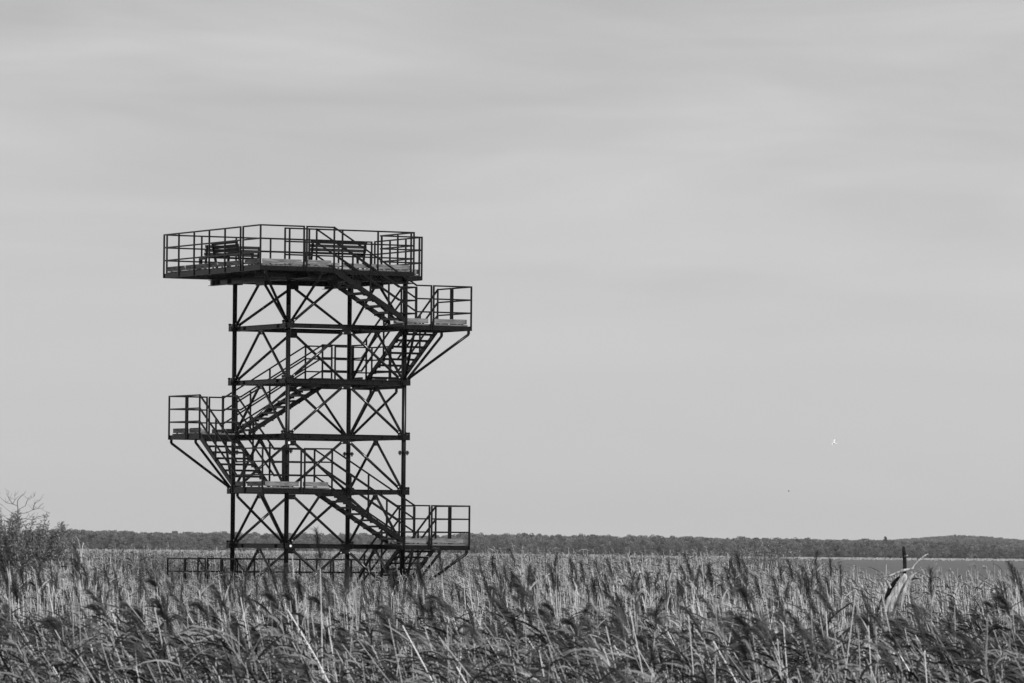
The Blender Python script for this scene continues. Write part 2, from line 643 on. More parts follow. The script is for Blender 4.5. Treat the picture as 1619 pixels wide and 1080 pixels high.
def flight(k, r, deck=False):
    """stairs from ring k+1 down to ring k along side r, with both handrails"""
    z1, z0 = lev(k + 1), lev(k)
    par = part("stair")
    xs0, xs1 = -SB, 1.16
    slope = (z0 - z1) / (1.46 + SB)
    for y in (-MO + 0.03, -MI - 0.03):
        a = (xs0, y, z1 - 0.025)
        b = (xs1, y, z1 - 0.025 + slope * (xs1 - xs0))
        bar("stringer", rot(r, a), rot(r, b), 0.05, 0.125, M_STEEL, par)
        bar("stringer_foot", rot(r, (xs1, y, z0 - 0.07)), rot(r, (xs1, y, b[2] + 0.02)), 0.055, 0.07, M_STEEL, par)
    for i in range(1, 9):
        x = xs0 + 0.06 + 0.252 * (i - 0.5) + 0.02 * i
        z = z1 + 0.07 - 0.168 * i - 0.02
        link("tread", box_mesh(0.285, WS - 0.115, 0.055, M_STEEL), par,
             Matrix.Translation(rot(r, (x, -(MO + MI) / 2, z))) @ Matrix.Rotation(r * math.pi / 2, 4, 'Z'))
        for y in (-MO + 0.075, -MI - 0.075):
            link("tread_bracket", box_mesh(0.2, 0.03, 0.05, M_STEEL), par,
                 Matrix.Translation(rot(r, (x, y, z - 0.05))) @ Matrix.Rotation(r * math.pi / 2, 4, 'Z'))
    for y, inner in ((-MO, False), (-MI, True)):
        e0 = -1.88 if not inner else -SB - 0.01
        e1 = GA if not inner else MI
        if inner and not deck:
            e0 = -MI
        pts = [(e0, y, z1), (-SB, y, z1), (1.46, y, z0), (e1, y, z0)]
        posts = [(-SB, y, z1 - 0.07, z1 + RT), (0.05, y, z1 - 0.06 + slope * (0.05 + SB), z1 + RT + slope * (0.05 + SB)),
                 (1.16, y, z0 - 0.05, z1 + RT + slope * (1.16 + SB)), (e1, y, z0 - 0.07, z0 + RT)]
        if abs(e0 + SB) > 0.1:
            posts.append((e0 if not inner else e0 + 0.045, y, z1 - 0.07, z1 + RT))
        railing(pts, posts, r)
    return par


for k, r in ((5, 0), (4, 1), (3, 2), (2, 3), (1, 0)):
    landing(k, r)
for k, r in ((5, 0), (4, 1), (3, 2), (2, 3), (1, 0), (0, 1)):
    flight(k, r, deck=(k == 5))

# lowest gallery along the back, and the last stairs to the ground
g = part("gallery")
z = 0.0
o, n = MO - 0.035, MI + 0.03
edge(g, 0, (-o, o), (o, o), z)
edge(g, 0, (-n, n), (n, n), z)
edge(g, 0, (-o, o - 0.026), (-o, SB), z)
edge(g, 0, (o, o - 0.026), (o, SB), z)
edge(g, 0, (-n, n - 0.026), (-n, SB), z)
edge(g, 0, (n, n - 0.026), (n, SB), z)
planks(g, 0, -MO + 0.07, MO - 0.07, MI, MO - 0.07, z, 'y')
planks(g, 0, -MO + 0.07, -MI, SB, MI - 0.006, z, 'x')
planks(g, 0, MI, MO - 0.07, SB, MI - 0.006, z, 'x')
for x in (-o, -n, 0.0, n, o):
    bar("support_post", lvl((x, o, -1.52)), lvl((x, o, -0.08)), 0.08, 0.08, M_STEEL, g)
# outer railing of the gallery, in sections as seen
railing([(-MO, GB, 0), (-MO, MO, 0), (-GB, MO, 0)], [(-MO, GB, -.07, RT), (-MO, MO, -.07, RT), (-GB, MO, -.07, RT)])
railing([(-GA, MO, 0), (GA, MO, 0)], [(-GA, MO, -.07, RT), (-1.0, MO, -.07, RT), (-0.468, MO, -.07, RT), (-0.03, MO, -.07, RT),
                                      (0.94, MO, -.07, RT), (1.47, MO, -.07, RT), (GA, MO, -.07, RT)])
railing([(GB, MO, 0), (MO, MO, 0), (MO, SB + 0.4, 0)], [(GB, MO, -.07, RT), (2.55, MO, -.07, RT), (MO, MO, -.07, RT), (MO, SB + .4, -.07, RT)])
railing([(-MI, MI, 0), (MI, MI, 0)], [(-MI, MI, -.07, RT), (0, MI, -.07, RT), (MI, MI, -.07, RT)])


def last_flight():
    par = part("stair")
    r = 3
    z1 = 0.0
    slope = -P / 2.5166
    for y in (-MO + 0.03, -MI - 0.03):
        bar("stringer", rot(r, (-SB, y, -0.025)), rot(r, (1.2, y, -0.025 + slope * (1.2 + SB))), 0.05, 0.125, M_STEEL, par)
    for i in range(1, 9):
        x = -SB + 0.06 + 0.252 * (i - 0.5) + 0.02 * i
        link("tread", box_mesh(0.285, WS - 0.115, 0.055, M_STEEL), par,
             Matrix.Translation(rot(r, (x, -(MO + MI) / 2, 0.05 - 0.168 * i))) @ Matrix.Rotation(r * math.pi / 2, 4, 'Z'))
    for y in (-MO, -MI):
        railing([(-GA, y, 0), (-SB, y, 0), (1.2, y, slope * (1.2 + SB))],
                [(-GA, y, -.07, RT), (-SB, y, -.07, RT), (0.05, y, slope * (SB + .05) - 0.06, RT + slope * (SB + 0.05)),
                 (1.2, y, slope * (1.2 + SB), RT + slope * (1.2 + SB))], r)


last_flight()

# ---- the top deck
dk = part("deck")
zd = lev(6)
DL, DB, DR, DX, DQ = -3.269, 3.336, 1.918, 3.20, 0.09
o = 0.03
zt = zd


def dedge(a, b):
    bar("edge_beam", lvl((a[0], a[1], zd - 0.015)), lvl((b[0], b[1], zd - 0.015)), 0.055, 0.125, M_STEEL, dk)


dedge((DL + o, -MO + o - 0.027), (DL + o, DB - o + 0.027))
dedge((DL + o + 0.028, -MO + o), (-SB - 0.02, -MO + o))
dedge((-SB - 0.048, -MO + o + 0.028), (-SB - 0.048, -MI - 0.03))
dedge((-SB - 0.075, -MI), (DR - o + 0.027, -MI))
dedge((DR - o, -MI + 0.028), (DR - o, DQ))
dedge((DR - o + 0.028, DQ + 0.03), (DX - o + 0.027, DQ + 0.03))
dedge((DX - o, DQ + 0.058), (DX - o, DB - o + 0.027))
dedge((DL + o + 0.028, DB - o), (DX - o - 0.028, DB - o))
for i in range(11):
    y = -1.72 + i * 0.46
    x1 = DR - 0.06 if y < DQ + 0.1 else DX - 0.06
    bar("joist", lvl((DL + 0.06, y, zd - 0.03)), lvl((x1, y, zd - 0.03)), 0.05, 0.085, M_STEEL, dk)
bar("joist", lvl((DL + 0.06, -2.55, zd - 0.03)), lvl((-SB - 0.076, -2.55, zd - 0.03)), 0.05, 0.085, M_STEEL, dk)
for x in (-H, H):
    ibeam("girder", lvl((x, -MO + 0.10 if x < 0 else -MI + 0.04, 8.905)), lvl((x, 3.46, 8.905)), 0.15, 0.165, M_STEEL, tower, (-0.42, -0.3, 0.3, 0.42, 0.46))
ibeam("girder", lvl((-H + 0.08, -H, 8.895)), lvl((H - 0.08, -H, 8.895)), 0.12, 0.14, M_STEEL, tower)
ibeam("girder", lvl((-H + 0.08, H, 8.895)), lvl((H - 0.08, H, 8.895)), 0.12, 0.14, M_STEEL, tower)
ibeam("girder", lvl((-3.1, -2.45, 8.90)), lvl((-SB - 0.05, -2.45, 8.90)), 0.10, 0.13, M_STEEL, tower)
# floor boards run across the deck, shorter where the stairs cut in
n = 44
for i in range(n):
    st = (DX - DL - 0.14) / n
    x = DL + 0.07 + (i + 0.5) * st
    y0 = -MO + 0.07 if x < -SB - 0.08 else (-MI + 0.04 if x < DR - 0.04 else DQ + 0.08)
    bar("plank", lvl((x, y0, zd + 0.069)), lvl((x, DB - 0.07, zd + 0.069)), st - 0.012, 0.036, M_PLANK, dk)
z = zd
E0, E1 = z - 0.07, z + RT
railing([(DL, DB, z), (DL, -1.835, z)], [(DL, y, E0 - .0, E1) for y in (DB, 2.313, 1.269, 0.244, -0.807, -1.835)])
railing([(DL, -2.005, z), (DL, -MO, z), (-1.967, -MO, z)], [(DL, -2.005, E0, E1), (DL, -MO, E0, E1), (-1.967, -MO, E0, E1)])
railing([(-2.012, -MI, z), (DR, -MI, z)], [(x, -MI, E0, E1) for x in (-2.012, -1.876, -1.281, -0.271, 0.815, 1.832)])
railing([(DR, -MI, z), (DR, DQ, z)], [(DR, y, E0, E1) for y in (-MI, -0.995, DQ - 0.05)])
railing([(DR, DQ, z), (DX, DQ, z)], [(DR + 0.03, DQ, E0, E1), (3.122, DQ, E0, E1)])
railing([(DX, DQ, z), (DX, 3.13, z)], [(DX, y, E0, E1) for y in (DQ, 1.117, 2.14, 3.13)])
railing([(DX, DB, z), (-3.18, DB, z)], [(x, DB, E0, E1) for x in (DX, 2.155, 1.09, 0.02, -1.048, -2.113, -3.18)])
t = 0.058
for a, b in (((DL + t, 3.25), (DL + t, 2.0)), ((DL + t, 1.98), (DL + t, -0.2)), ((DL + t, -0.22), (DL + t, -1.86)), ((DL + t, -1.99), (DL + t, -MO + 0.09)),
             ((DL + t, -MO + t), (-1.98, -MO + t)), ((-1.87, -MO + t), (-SB - 0.03, -MO + t)),
             ((-1.85, -MI + t), (-0.3, -MI + t)), ((-0.28, -MI + t), (DR - 0.09, -MI + t)),
             ((DR - t, -MI + 0.1), (DR - t, DQ + 0.0)), ((DR + 0.02, DQ + t), (DX - 0.1, DQ + t)),
             ((DX - t, DQ + 0.03), (DX - t, 3.2)), ((DL + 0.1, DB - t), (-0.02, DB - t)), ((0.0, DB - t), (DX - 0.1, DB - t))):
    toe(a, b, z - 0.002, 0, dk)

# small plates on the front column
link("plaque", box_mesh(0.075, 0.006, 0.065, M_WHITE), tower,
     Matrix.Translation((-H + 0.02, -H - 0.066, ZG + 4.34)) @ Matrix.Rotation(-0.25, 4, 'Z'))
mm = Matrix.Translation((-H + 0.055, -H - 0.165, ZG + 1.515)) @ Matrix.Rotation(math.pi / 2, 4, 'Z')
link("white_disc", tube_mesh(0.02, 0.033, M_WHITE, 16), tower, mm)  # small white disc of unknown use
# pale bolt heads at the brace ends
for k in range(0, 6):
    for i in range(4):
        for s in (-1, 1):
            q = rot(i, (s * (H - 0.17), -H - 0.036, lev(k) + 0.15))
            link("bolt_head", tube_mesh(0.018, 0.021, M_GALV, 6), tower, Matrix.Translation(q) @ Matrix.Rotation((i + 1) * math.pi / 2, 4, 'Z'))
            if k < 5:
                q = rot(i, (s * 0.13, -H - 0.036, lev(k + 1) - 0.165))
                link("bolt_head", tube_mesh(0.018, 0.021, M_GALV, 6), tower, Matrix.Translation(q) @ Matrix.Rotation((i + 1) * math.pi / 2, 4, 'Z'))


# ------------------------------------------------------------------ benches on the deck (local y = length, backrest leans to -x)
def bench(label, p, q, ang):
    root = bpy.data.objects.new("bench", None)
    COL.objects.link(root)
    c, s = math.cos(TH), math.sin(TH)
    root.location = (TC[0] + p * c - q * s, TC[1] + p * s + q * c, ZG + zd + 0.088)
    root.rotation_euler = (0, 0, TH + ang)
    tag(root, label, "bench", "slatted benches on the top deck")
    Lb = 1.72
    for x in (0.14, 0.27, 0.40):
        bar("seat_slat", (x, -Lb / 2, 0.45), (x, Lb / 2, 0.45), 0.11, 0.04, M_BENCH, root, 0.005)
    for zz in (0.525, 0.63, 0.735):
        xx = 0.03 - (zz - 0.45) * 0.30
        bar("back_slat", (xx, -Lb / 2, zz), (xx, Lb / 2, zz), 0.03, 0.085, M_BENCH, root, 0.005)
    for y in (-Lb / 2 + 0.06, Lb / 2 - 0.06):
        bar("back_support", (0.09, y, 0.0), (-0.075, y, 0.775), 0.05, 0.06, M_STEEL, root)
        bar("front_leg", (0.40, y, 0.0), (0.43, y, 0.425), 0.05, 0.06, M_STEEL, root)
        bar("seat_bearer", (0.08, y, 0.40), (0.46, y, 0.40), 0.045, 0.05, M_STEEL, root)
    return root


bench("dark slatted bench standing along the left side railing of the top deck", -2.62, 0.52, 0)
bench("dark slatted bench behind the stair railing at the front of the top deck", -0.12, -1.42, math.pi / 2)
bench("dark slatted bench farthest back, against the rear railing of the top deck", -1.42, 2.78, math.pi / 2)


# ------------------------------------------------------------------ reeds
def reed(mb, x0, y0, h, lean, az, leafn, plume, tone_s, tone_l, tone_p, fil, r0=0.0042, wleaf=0.0125, rg=rng, low=0.5):
    """one reed: bent stem, streaming leaf blades, drooping plume"""
    wind = np.array([math.cos(az), math.sin(az), 0])
    ns = 9
    t = np.linspace(0, 1, ns)
    off = lean * h * (0.3 * t + 0.7 * t ** 2.0)
    z = h * t * (1 - 0.22 * lean * t)
    jit = rg.normal(0, 0.008, 2)
    pts = np.stack([x0 + wind[0] * off + jit[0] * np.sin(t * 5), y0 + wind[1] * off + jit[1] * np.sin(t * 4), z], 1)
    mb.tubeline(pts, np.linspace(r0, r0 * 0.5, ns), 3, tone_s, False)
    for i in range(leafn):
        tt = rg.uniform(low, 0.99)
        k = tt * (ns - 1)
        a = int(min(k, ns - 2))
        b = pts[a] + (pts[a + 1] - pts[a]) * (k - a)
        sd_ = pts[a + 1] - pts[a]
        sd_ /= np.linalg.norm(sd_)
        la = az + rg.normal(0, 0.85) + (math.pi if rg.random() < 0.12 else 0)
        d = np.array([math.cos(la), math.sin(la), 0])
        ll = rg.uniform(0.14, 0.36)
        d0 = sd_ * rg.uniform(0.4, 1.0) + d * rg.uniform(0.3, 0.9)
        d0 /= np.linalg.norm(d0)
        d1 = d + np.array([0, 0, rg.uniform(-1.1, 0.4)])
        d1 /= np.linalg.norm(d1)
        s = np.linspace(0, 1, 5)[:, None]
        lp = b + ll * (d0 * (s - 0.5 * s ** 2) + d1 * 0.5 * s ** 2)
        tw = rg.uniform(-1.2, 1.2)
        side = np.cross(d, [0, 0, 1]) * math.cos(tw) + np.array([0, 0, 1]) * math.sin(tw)
        mb.ribbon(lp, wleaf * rg.uniform(0.6, 1.15) * np.array([0.5, 1.0, 0.9, 0.6, 0.06]), side,
                  min(0.42, tone_l * (rg.uniform(0.15, 0.85) if rg.random() < 0.72 else rg.uniform(1.8, 4.2))))  # dark gaps and glints put into blade tone: mostly dark, some bright
    if plume:
        top = pts[-1]
        dd = pts[-1] - pts[-3]
        dd /= np.linalg.norm(dd)
        pl = rg.uniform(0.18, 0.30)
        na = 7
        s = np.linspace(0, 1, na)
        wv = wind * rg.uniform(0.2, 0.8)
        ax = top + np.outer(s * pl, dd) + np.outer(pl * 0.32 * s ** 2, wv) - np.outer(pl * rg.uniform(0.05, 0.5) * s ** 2.2, [0, 0, 1])
        mb.tubeline(ax, np.linspace(0.0025, 0.001, na), 3, tone_p * 1.6, False)
        wide = 1.0 if fil > 50 else 2.0
        for i in range(fil):
            u = rg.uniform(0, 1) ** 0.85
            k = u * (na - 1)
            a = int(min(k, na - 2))
            b = ax[a] + (ax[a + 1] - ax[a]) * (k - a)
            tg = ax[a + 1] - ax[a]
            tg /= np.linalg.norm(tg)
            rd = rg.normal(0, 1, 3) + wind * 0.5 - np.array([0, 0, 0.5])
            rd -= tg * rd.dot(tg)
            rd /= np.linalg.norm(rd) + 1e-9
            fl = rg.uniform(0.06, 0.14) * (1.15 - 0.65 * u)
            d0 = tg * 0.8 + rd * 0.58
            e1 = b + d0 * fl * 0.5
            e2 = e1 + (tg * 0.6 + rd * 0.3 + wind * 0.25 - np.array([0, 0, 0.35])) * fl * 0.55
            sd = np.cross(tg, rd)
            mb.ribbon([b, e1, e2], np.array([0.002, 0.0042, 0.001]) * wide, sd, tone_p * rg.uniform(0.6, 1.6))


PROT = bpy.data.collections.new("reed_kinds")         # source shapes, never linked to the scene


def proto(name, me):
    o = bpy.data.objects.new(name, me)
    PROT.objects.link(o)


def tones(rg, straw):
    ts = rg.uniform(0.42, 0.70) if rg.random() < (0.9 if straw else 0.55) else rg.uniform(0.14, 0.30)
    tl = rg.uniform(0.12, 0.32) if straw else rg.uniform(0.03, 0.11)
    tp = rg.uniform(0.035, 0.09) if rg.random() < 0.8 else rg.uniform(0.3, 0.45)
    return ts, tl, tp


near_n, straw_n, mid_n, smid_n, far_n = 24, 12, 8, 8, 8
for i in range(near_n):                                 # green reeds, a third of them in flower
    mb = MB()
    ts, tl, tp = tones(rng, False)
    reed(mb, 0, 0, rng.uniform(1.95, 2.40) if i % 8 == 0 else rng.uniform(2.10, 2.58), rng.uniform(0.14, 0.44), rng.normal(0, 0.5), 25, i % 8 == 0, max(ts, 0.34), tl, tp, 170, 0.0052, 0.016)
    proto("reed_a%02d" % i, mb.mesh("reed_near", M_REED))
for i in range(straw_n):                                # last year's pale straw
    mb = MB()
    ts, tl, tp = tones(rng, True)
    reed(mb, 0, 0, rng.uniform(2.20, 2.62), rng.uniform(0.02, 0.20), rng.normal(0, 0.5), int(rng.integers(2, 11)), i == 5, ts, tl, tp, 110, 0.0058, 0.010)
    proto("reed_b%02d" % i, mb.mesh("reed_straw", M_REED))
for i in range(mid_n + smid_n):                         # small tufts for the middle distance
    mb = MB()
    st = i >= mid_n
    for k in range(4):
        a, rr = rng.uniform(0, 6.28), rng.uniform(0.03, 0.28)
        bare = rng.random() < (0.75 if st else 0.15)
        ts, tl, tp = tones(rng, bare)
        reed(mb, rr * math.cos(a), rr * math.sin(a), rng.uniform(2.2, 2.66), rng.uniform(0.02, 0.14 if bare else 0.26), rng.normal(0, 0.6),
             int(rng.integers(2, 9)) if bare else 14, rng.random() < (0.05 if bare else 0.22), ts, tl, tp, 30, 0.0056 if bare else 0.0048, 0.015)
    proto("reed_c%02d" % i, mb.mesh("reed_mid", M_REED))
for i in range(far_n):                                  # coarser tufts for the far part of the bed
    mb = MB()
    for k in range(7):
        a, rr = rng.uniform(0, 6.28), rng.uniform(0.05, 0.45)
        bare = rng.random() < 0.36
        ts, tl, tp = tones(rng, bare)
        reed(mb, rr * math.cos(a), rr * math.sin(a), rng.uniform(2.15, 2.72), rng.uniform(0.02, 0.16), rng.normal(0, 0.9), 3 if bare else 11,
             rng.random() < 0.2, ts * 0.95, tl, tp if rng.random() < 0.6 else 0.4, 12, 0.0062, 0.02)
    proto("reed_d%02d" % i, mb.mesh("reed_far", M_REED))


def scatter_points(d0, d1, dens, marg):
    n = int((2 * (0.0875 * (d0 + d1) / 2) + 2 * marg) * (d1 - d0) * dens)
    out = []
    d = d0 + (d1 - d0) * rng.random(n * 2)
    w = 0.0875 * d + marg
    wm = w.max()
    keep = rng.random(n * 2) < w / wm
    d, w = d[keep], w[keep]
    x = rng.uniform(-1, 1, len(d)) * w
    return x[:n], d[:n]


ct, st_ = math.cos(TH), math.sin(TH)
pos, rotv, scl, idx = [], [], [], []


def put(x, y, i, sc, rz, tilt=0.0):
    p = (x - TC[0]) * ct + (y - TC[1]) * st_
    q = -(x - TC[0]) * st_ + (y - TC[1]) * ct
    if abs(p) < 3.45 and abs(q) < 3.5:
        return
    if y > lake_edge(x, y):
        return
    if 40 < y < 73 and 1392 < 809.5 + x / y * FPX < 1475 and rng.random() < 0.85:
        return                                # a gap round the dead tree
    pos.append((x, y, 0.0))
    rotv.append((tilt, 0.0, rz))
    scl.append(sc)
    idx.append(i)


def hnoise(x, y):
    return 0.5 * math.sin(x * 0.9 + y * 0.23 + 1.3) + 0.3 * math.sin(x * 2.3 - y * 0.41) + 0.4 * math.sin(y * 0.37 + x * 0.31)


def hfac(x, y):
    """lower, trodden reeds in front of the tower, and on the lake side to the right"""
    px = 809.5 + x / y * FPX
    f = 1.0
    kx = min(max((px - 150) / 90, 0), 1) * min(max((800 - px) / 70, 0), 1)
    ky = min(max((y - 50) / 30, 0), 1) * min(max((172 - y) / 4, 0), 1)
    f -= 0.195 * kx * ky
    f -= 0.15 * min(max((px - 1350) / 30, 0), 1) * min(max((1620 - px) / 60, 0), 1) * (1 if 44 < y < 76 else 0)
    f -= 0.05 * min(max((px - 1150) / 200, 0), 1) * min(max((y - 60) / 30, 0), 1)
    f -= 0.07 * min(max((130 - px) / 60, 0), 1) * min(max((y - 60) / 25, 0), 1)
    return f


def clump(x, y):
    return 0.5 + 0.25 * (math.sin(x * 3.1 + 1.7 * math.sin(y * 0.9)) + math.sin(y * 2.3 + 1.3 * math.sin(x * 1.7 + 0.6)))


def patch(x, y):
    return 0.5 + 0.5 * math.sin(x * 0.55 + 0.8 * math.sin(y * 0.13) + 0.4) * math.sin(y * 0.21 + 0.7 * math.sin(x * 0.3) + 1.1)


for (d0, d1, dens, straw) in ((35, 42, 48, 0.14), (42, 50, 46, 0.18), (50, 60, 40, 0.35), (60, 76, 30, 0.6)):
    X, Y = scatter_points(d0, d1, dens, 3.0)
    for x, y in zip(X, Y):
        if rng.random() > 0.25 + 0.95 * clump(x, y):
            continue
        st = rng.random() < straw * (0.4 + 1.2 * patch(x, y))
        k = near_n + int(rng.integers(0, straw_n)) if st else int(rng.integers(0, near_n))
        if k < near_n and k % 8 == 0 and rng.random() < (0.5 if y > 50 else 0.15):
            k += 1
        f = hfac(x, y) + 0.03 * hnoise(x, y) + rng.normal(0, 0.04) + (0.05 if rng.random() < 0.04 else 0)
        if k < near_n and k % 8 == 0:
            f += rng.normal(0, 0.05)
        if not st and y > 50:
            f -= 0.03
        put(x, y, k, f, math.pi + rng.normal(0, 0.5 if not st else 1.1))
B0 = near_n + straw_n
for (d0, d1, dens) in ((76, 128, 8.0),):
    X, Y = scatter_points(d0, d1, dens, 4.0)
    for x, y in zip(X, Y):
        k = B0 + (mid_n + int(rng.integers(0, smid_n)) if rng.random() < 0.18 + 0.5 * patch(x * 0.7, y * 0.7) else int(rng.integers(0, mid_n)))
        put(x, y, k, hfac(x, y) + 0.025 * hnoise(x, y) + rng.normal(0, 0.045), math.pi + rng.normal(0, 0.7))
for (d0, d1, dens) in ((128, 262, 2.8),):
    X, Y = scatter_points(d0, d1, dens, 5.0)
    for x, y in zip(X, Y):
        put(x, y, B0 + mid_n + smid_n + int(rng.integers(0, far_n)), hfac(x, y) + 0.03 * hnoise(x, y) + rng.normal(0, 0.035) + (rng.uniform(0.03, 0.09) if rng.random() < 0.10 else -0.02),
            math.pi + rng.normal(0, 1.2))


def instancer(name, collection, pos, rotv, scl, idx):
    me = bpy.data.meshes.new(name)
    me.from_pydata(pos, [], [])
    a = me.attributes.new('rot', 'FLOAT_VECTOR', 'POINT')
    a.data.foreach_set('vector', np.asarray(rotv, np.float32).ravel())
    a = me.attributes.new('size', 'FLOAT', 'POINT')
    a.data.foreach_set('value', np.asarray(scl, np.float32))
    a = me.attributes.new('kindno', 'INT', 'POINT')
    a.data.foreach_set('value', np.asarray(idx, np.int32))
    o = link(name, me)
    ng = bpy.data.node_groups.new(name + "_spread", 'GeometryNodeTree')
    ng.interface.new_socket("Geometry", in_out='INPUT', socket_type='NodeSocketGeometry')
    ng.interface.new_socket("Geometry", in_out='OUTPUT', socket_type='NodeSocketGeometry')
    gi, go = ng.nodes.new('NodeGroupInput'), ng.nodes.new('NodeGroupOutput')
    ci = ng.nodes.new('GeometryNodeCollectionInfo')
    ci.inputs['Collection'].default_value = collection
    ci.inputs['Separate Children'].default_value = True
    ci.inputs['Reset Children'].default_value = True
    ip = ng.nodes.new('GeometryNodeInstanceOnPoints')
    ip.inputs['Pick Instance'].default_value = True

    def attr(nm, dt):
        n = ng.nodes.new('GeometryNodeInputNamedAttribute')
        n.data_type = dt
        n.inputs['Name'].default_value = nm
        return n.outputs['Attribute']
    er = ng.nodes.new('FunctionNodeEulerToRotation')
    ng.links.new(attr('rot', 'FLOAT_VECTOR'), er.inputs[0])
    ng.links.new(gi.outputs[0], ip.inputs['Points'])
    ng.links.new(ci.outputs[0], ip.inputs['Instance'])
    ng.links.new(attr('kindno', 'INT'), ip.inputs['Instance Index'])
    ng.links.new(er.outputs[0], ip.inputs['Rotation'])
    ng.links.new(attr('size', 'FLOAT'), ip.inputs['Scale'])
    ng.links.new(ip.outputs[0], go.inputs[0])
    md = o.modifiers.new("spread", 'NODES')
    md.node_group = ng
    return o


print("reeds:", len(pos))
tag(instancer("reed_bed", PROT, pos, rotv, scl, idx), "dense bed of wind-bent reeds with dark plumes", kind='stuff')


# ------------------------------------------------------------------ far shore: reed belt, wood, hill wood
mb = MB()
for i in range(9000):
    x = rng.uniform(-420, 420)
    y = SHORE + rng.uniform(-6, 10)
    h = rng.uniform(0.7, 1.25) * (1.35 if x < -60 else 0.75 if x > 40 else 1.0)
    w = rng.uniform(0.2, 0.5)
    l = rng.normal(0, 0.15)
    mb.add([(x - w, y, -0.1), (x + w, y + 0.1, -0.1), (x + w * 0.6 + l, y + 0.1, h), (x - w * 0.6 + l, y, h * 0.93)], [(0, 1, 2, 3)],
           rng.uniform(0.24, 0.44))
tag(link("far_reed_belt", mb.mesh("far_reed_belt", M_REED)), "pale strip of reeds along the far shore", kind='stuff')

TREES = bpy.data.collections.new("tree_kinds")


def leaf_cloud(mb, cx, cy, cz, rx, ry, rz, n, size, tone, rg):
    d = rg.normal(0, 1, (n, 3))
    d /= np.linalg.norm(d, axis=1)[:, None]
    rad = rg.uniform(0.55, 1.0, n) ** 0.6
    c = np.array([cx, cy, cz]) + d * rad[:, None] * np.array([rx, ry, rz])
    for k in range(n):
        a = rg.normal(0, 1, 3)
        a /= np.linalg.norm(a)
        b = np.cross(a, rg.normal(0, 1, 3))
        b /= np.linalg.norm(b) + 1e-9
        s = size * rg.uniform(0.6, 1.4)
        mb.add([c[k] - a * s, c[k] + b * s * 0.6, c[k] + a * s, c[k] - b * s * 0.6], [(0, 1, 2, 3)], tone * rg.uniform(0.85, 1.15))


def tree_mesh(name, h, w, conifer, tone, rg):
    mb = MB()
    mb.tubeline([(0, 0, 0), (0.1, 0, h * 0.4), (0.0, 0.1, h * 0.8)], [0.14, 0.10, 0.04], 5, 0.06)
    if conifer:
        for k in range(11):
            t = k / 10
            leaf_cloud(mb, 0, 0, h * (0.25 + 0.75 * t), w * 0.5 * (1.05 - t), w * 0.5 * (1.05 - t), h * 0.06, int(46 * (1.15 - t)), 0.34, tone, rg)
    else:
        for k in range(15):
            a, q = rg.uniform(0, 6.28), rg.uniform(0, 1) ** 0.6
            zz = rg.uniform(0.22, 0.92)
            rr = w * 0.36 * q * (1.15 - abs(zz - 0.55))
            sz = w * rg.uniform(0.17, 0.26)
            leaf_cloud(mb, rr * math.cos(a), rr * math.sin(a), h * zz, sz, sz, sz * 0.8, 70, 0.26, tone * rg.uniform(0.8, 1.25), rg)
    return mb.mesh(name, M_TREE)


for i in range(8):
    con = False
    o = bpy.data.objects.new("tree_%02d" % i, tree_mesh("far_tree", rng.uniform(8.2, 9.0), rng.uniform(4.5, 6.0) if not con else 3.8, con,
                                                      rng.uniform(0.11, 0.155), rng))  # leaf tone lifted to stand in for part of the distance haze
    TREES.objects.link(o)
for i in range(2):
    o = bpy.data.objects.new("tree_%02d" % (8 + i), tree_mesh("far_bush", 5.0, 6.5, False, 0.12, rng))
    TREES.objects.link(o)

pos, rotv, scl, idx = [], [], [], []
PRO_X = [-600, 60, 130, 230, 330, 450, 560, 640, 780, 850, 980, 1100, 1250, 1400, 1500, 1620, 2400]
PRO_H = [22, 23.5, 23.8, 22.5, 22.3, 23, 21.5, 20.5, 23.8, 24.2, 22.6, 22, 20.8, 19.2, 17.0, 15.0, 15]
for row in range(14):
    y0 = SHORE + 16 + row * 11
    for x in np.arange(-480, 480, 3.0):
        if rng.random() < 0.08:
            continue
        xx, yy = x + rng.normal(0, 1.0), y0 + rng.normal(0, 4)
        k = int(rng.integers(0, 8))
        top = CAM_Z + float(np.interp(809.5 + xx / yy * FPX, PRO_X, PRO_H)) / FPX * yy - land_h(xx, yy)
        s = top / 8.3 * (0.66 if row == 0 else 0.80 if row < 3 else 0.92) * rng.uniform(0.90, 1.08) * (1.0 + 0.03 * math.sin(x * 0.11 + 0.3 * row) + 0.02 * math.sin(x * 0.27))
        if row == 0 and rng.random() < 0.25:
            k, s = 8 + int(rng.integers(0, 2)), rng.uniform(0.5, 0.85)
        pos.append((xx, yy, land_h(xx, yy) - 0.15))
        rotv.append((0, 0, rng.uniform(0, 6.28)))
        scl.append(s)
        idx.append(k)
tag(instancer("far_woodland", TREES, pos, rotv, scl, idx), "long low wood along the far shore of the lake", kind='stuff')
pos, rotv, scl, idx = [], [], [], []
for i in range(5200):
    x = rng.uniform(150, 560)
    y = rng.uniform(4330, 4640)
    pos.append((x, y, land_h(x, y) - 0.2))
    rotv.append((0, 0, rng.uniform(0, 6.28)))
    scl.append(rng.uniform(0.9, 1.05))
    idx.append(int(rng.integers(0, 8)))
tag(instancer("hill_woodland", TREES, pos, rotv, scl, idx), "hazy wooded hill rising behind the far shore wood", kind='stuff')


